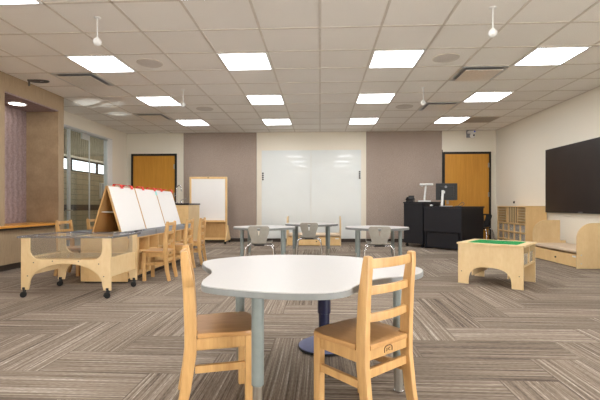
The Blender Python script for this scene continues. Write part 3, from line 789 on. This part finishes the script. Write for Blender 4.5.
for k in range(1, 6):
    z = .55+k*.052
    for xa, xb in ((-HWc+.021, -.212), (.282, HWc-.021)):
        ps = MB().box(xa, xb, -.178, .15, z-.004, z+.004).build('paper_shelf', 'cubby_shade', cu)  # dark body puts the shade of the gaps into the colour
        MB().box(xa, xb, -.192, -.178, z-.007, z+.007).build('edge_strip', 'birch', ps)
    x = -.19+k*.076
    sd = MB().box(x-.004, x+.004, -.178, .15, .55, .859).build('slot_divider', 'cubby_shade', cu)
    MB().box(x-.006, x+.006, -.192, -.178, .55, .859).build('edge_strip', 'birch', sd)
bp = None
cn = ('leftmost', 'second from left', 'middle', 'fourth from left', 'rightmost')
for r_, (z, rn) in enumerate(((.382, 'top bin row'), (.215, 'middle bin row'), (.05, 'bottom bin row'))):
    for k in range(5):
        lab = f'clear bin in the tall cubby unit, {rn}, {cn[k]}'
        xl = (-.474, -.24, 0, .24, .474)[k]; loc = (4.0-.175+.0, 8.33-xl, z)
        if bp is None:
            bp = thing('storage_bin', lab, 'bin', loc, -PI/2, 'clear bins in the cubby unit'); q = MB(); hx = .09
            q.box(-hx, hx, 0, .30, 0, .004)
            for s_ in (-1, 1): q.box(s_*hx-.002, s_*hx+.002, 0, .30, .004, .125)
            q.box(-hx, hx, 0, .004, .004, .125).box(-hx, hx, .296, .30, .004, .125); q.build('tub', 'bin', bp)
            MB().box(-hx-.006, hx+.006, -.006, .006, .122, .132, .002).build('rim', 'bin', bp)
        else: dup(bp, lab, loc, -PI/2)

# ------------------------------------------------------------------ green-topped play table
gt = thing('play_table', 'low birch play table with a green building plate top', 'table', (2.057, 4.846, 0), R(-37.5))
hx, hy = .34, .307
arcp = [(-hx, 0), (-hx+.115, 0)]+[(.225*math.copysign(abs(math.cos(R(a)))**.75, math.cos(R(a))), .205*math.sin(R(a))**.62) for a in range(176, 3, -8)]+[(hx-.115, 0), (hx, 0), (hx, .448), (-hx, .448)]
for y in (-hy, hy-.018):
    p = MB().prism(arcp, 'y', y, y+.018, .002).build('side_panel', 'birch', gt)
    for x in (-.30, .30): MB().cyl((x, y-.001 if y < 0 else y+.019, .14), (x, y+.003 if y < 0 else y+.015, .14), .006, None, 10).build('screw_cap', 'grey_dark', p)
MB().box(-hx+.002, hx-.002, -hy+.019, hy-.019, .235, .251).build('shelf', 'birch', gt)
MB().box(-.01, .01, -hy+.02, hy-.02, .252, .447).build('divider', 'birch_dark', gt)  # darker wood stands in for the shade inside the end cubbies
MB().box(hx-.16, hx-.145, -hy+.02, hy-.02, .10, .234).build('end_rail', 'birch', gt)
MB().box(-hx+.145, -hx+.16, -hy+.02, hy-.02, .10, .234).build('end_rail', 'birch', gt)
MB().box(.012, hx-.003, -.009, .009, .252, .447).build('divider', 'birch', gt)
tp = MB(); a, c, e, d = hx+.012, hy+.012, hx-.075, hy-.055
tp.box(-a, a, -c, -d, .449, .47, .002).box(-a, a, d, c, .449, .47, .002).box(-a, -e, -d, d, .449, .47, .001).box(e, a, -d, d, .449, .47, .001)
tp.build('top_frame', 'birch', gt)
pt = MB().box(-e, e, -d, d, .449, .466); 
bpz = pt.build('building_plate', 'green', gt)
std = MB()
for ix in range(26):
    for iy in range(22):
        x = -e+.012+ix*(2*e-.024)/25; y = -d+.012+iy*(2*d-.024)/21
        std.box(x-.005, x+.005, y-.005, y+.005, .466, .4695)
std.build('stud_field', 'green', bpz, smooth=False)
rz = gt.rotation_euler.z; mw = Matrix.Translation(gt.location) @ Matrix.Rotation(rz, 4, 'Z')
for k, (y, lab) in enumerate(((-.132, 'clear bin in the end of the green-topped table, nearer one'), (.132, 'clear bin in the end of the green-topped table, farther one'))):
    loc = mw @ Vector((hx-.29, y, .2515))
    bb = thing('toy_bin', lab, 'bin', loc, rz, 'clear bins in the play table'); q = MB()
    q.box(0, .27, -.115, .115, 0, .004)
    for s_ in (-1, 1): q.box(0, .27, s_*.113-.002, s_*.113+.002, .004, .11)
    q.box(0, .004, -.113, .113, .004, .11).box(.266, .27, -.113, .113, .004, .11); q.build('tub', 'bin', bb)
    MB().box(.264, .277, -.118, .118, .106, .118, .002).build('rim', 'bin', bb)

# ------------------------------------------------------------------ teacher's desk
DR = R(-50)
def dk(u, v, z=0): return Vector((1.83, 9.03, 0))+Vector((math.cos(DR)*u-math.sin(DR)*v, math.sin(DR)*u+math.cos(DR)*v, z))
tc_ = thing('equipment_cabinet', 'tall black cabinet on casters left of the desk', 'cabinet', dk(0, 0), DR)
MB().box(0, .50, .02, .62, .075, .94, .003).build('body', 'desk', tc_)
MB().box(.006, .494, .002, .019, .08, .935, .003).build('door', 'desk', tc_)
MB().box(-.012, .512, -.005, .635, .941, .966, .004).build('top', 'desk', tc_)
for x in (.05, .45):
    for y in (.07, .57): caster(tc_, x, y, .03, .075)
td = thing('desk', 'black teacher desk with a modesty panel before the right door', 'desk', dk(0, 0), DR)
MB().box(.53, 1.40, -.02, .82, .842, .872, .004).build('desk_top', 'desk', td)
MB().box(.535, 1.39, -.012, .008, .355, .841, .003).build('modesty_panel', 'desk', td)
MB().box(.57, 1.30, .03, .05, .03, .42, .003).build('lower_panel', 'desk', td)
MB().box(.54, .565, .01, .70, .0, .841, .003).build('side_panel', 'desk', td)
MB().box(1.36, 1.385, .01, .80, 0, .841, .003).build('side_panel', 'desk', td)
MB().box(1.27, 1.359, .055, .07, .03, .841, .003).build('filler_panel', 'desk', td)
MB().box(.57, .86, .25, .65, .05, .70, .003).build('pedestal', 'desk', td)
# black chair in the knee space
bc = make_shell_chair('office_chair', 'black chair with chrome legs standing behind the right end of the desk', 'black_shell')
bc.location = dk(1.14, 1.10); bc.rotation_euler.z = DR+PI
bc.scale = (1.15, 1.1, 1.15)
# document camera
dc = thing('document_camera', 'white document camera standing on the tall black cabinet', 'document camera', dk(.33, .31, .966), R(2))
MB().box(-.13, .11, -.08, .08, 0, .035, .012).build('base', 'white', dc)
MB().box(.03, .09, -.07, .0, .035, .042, .003).build('control_pad', 'black', dc)
MB().tube([(0, .03, .03), (.0, .03, .07), (.015, .03, .22), (.03, .03, .36), (.05, .03, .385), (.10, .03, .385)], .02).build('arm', 'white', dc)
MB().box(-.10, .18, -.01, .07, .36, .405, .012).build('head', 'white', dc)
MB().cyl((-.055, .035, .335), (-.055, .035, .366), .025, None, 18, .003).build('lens_barrel', 'white', dc)
# telephone
ph = thing('desk_phone', 'black desk phone at the left of the tall cabinet top', 'phone', dk(.06, .16, .966), R(-25))
MB().prism([(-.08, 0), (.08, 0), (.08, .085), (-.08, .02)], 'x', -.08, .08, .004).build('base', 'black', ph)
MB().box(-.05, .07, .02, .03, .07, .15, .004, Matrix.Rotation(R(-12), 4, 'X')).build('display', 'black', ph)
MB().tube([(-.075, -.06, .05), (-.075, -.03, .07), (-.075, .05, .10), (-.075, .075, .095)], .018).build('handset', 'black', ph)
# monitor
mo = thing('monitor', 'black computer monitor seen from behind on the desk', 'monitor', dk(.84, .34, .872), R(-6))
MB().box(-.215, .215, -.005, .025, .13, .48, .008).build('panel', 'black', mo)
MB().box(-.14, .14, -.03, -.004, .20, .42, .015).build('rear_housing', 'black', mo)
MB().box(-.207, .207, .0251, .0265, .14, .472).build('screen', 'screen', mo)
MB().box(-.125, .10, -.10, .12, 0, .012, .004).build('stand_foot', 'alu', mo)
MB().box(-.13, -.08, -.075, -.05, .01, .33, .008, Matrix.Rotation(R(3), 4, 'Y')).box(-.11, -.04, -.052, -.029, .27, .32, .004).build('stand_neck', 'alu', mo)
em = MB().cyl((-.02, -.0315, .405), (-.02, -.030, .405), .024, None, 28).build('emblem', 'mark_grey', mo)
q = MB()
def seg(x0, z0, x1, z1): q.tube([(x0, -.0322, z0), (x1, -.0322, z1)], .0022, 6, 0)
sl_ = .35   # two slanted letters in the disc: h p
seg(-.030, .397, -.022, .420); seg(-.026, .407, -.021, .409); seg(-.021, .409, -.024, .398)
seg(-.019, .391, -.011, .410); seg(-.0115, .410, -.007, .410); seg(-.007, .410, -.010, .399); seg(-.010, .399, -.0155, .399)
q.build('letters', 'black', em)
ms = thing('computer_mouse', 'small white mouse on the left edge of the desk', 'mouse', dk(.64, .10, .872), 0)
MB().ball((0, 0, .018), .032, .62).build('shell', 'white', ms)
MB().box(-.003, .003, -.03, -.004, .03, .039, .001).build('wheel', 'grey_dark', ms)
cbq = MB().tube([dk(1.08, .36, .879), dk(1.12, .40, .93), dk(1.18, .38, .955), dk(1.24, .33, .92), dk(1.2, .28, .879), dk(1.09, .26, .879)], .006, 8, 6).build('cable', 'grey_dark')
tag(cbq, 'looped grey cable on the desk beside the monitor', 'cable')

# ------------------------------------------------------------------ added spotlights, world, camera
W_ = bpy.data.worlds.new('World'); scene.world = W_; W_.use_nodes = True
W_.node_tree.nodes['Background'].inputs[0].default_value = (.8, .88, 1, 1); W_.node_tree.nodes['Background'].inputs[1].default_value = .6
# unseen spotlights added in the corridor to imitate sun glints on the ceiling
for tgt, e, sz in (((-4.05, 6.95, HC), 420, 9), ((-3.75, 7.05, HC), 300, 8), ((-3.95, 7.8, HC), 320, 7)):
    l = bpy.data.lights.new('added_glint_spot', 'SPOT'); l.energy = e; l.spot_size = R(sz); l.spot_blend = 1; l.shadow_soft_size = .03; l.color = (1, .98, .94)
    o = bpy.data.objects.new('added_glint_spot', l); C.objects.link(o); o.location = (-6.2, 8.5, .15)
    o.rotation_euler = (Vector(tgt)-o.location).to_track_quat('-Z', 'Y').to_euler()

cam = bpy.data.cameras.new('camera'); co_ = bpy.data.objects.new('camera', cam); C.objects.link(co_)
F = 407.0
cam.sensor_width = 36; cam.lens = 36*F/600; cam.clip_start = .05; cam.clip_end = 100
cam.shift_y = 5/600
co_.location = (0, 0, .90); co_.rotation_euler = (PI/2, 0, math.atan(20/F))
scene.camera = co_
vs = scene.view_settings
vs.view_transform = 'Standard'; vs.look = 'None'; vs.gamma = 1; vs.use_curve_mapping = False; vs.exposure = 0.0
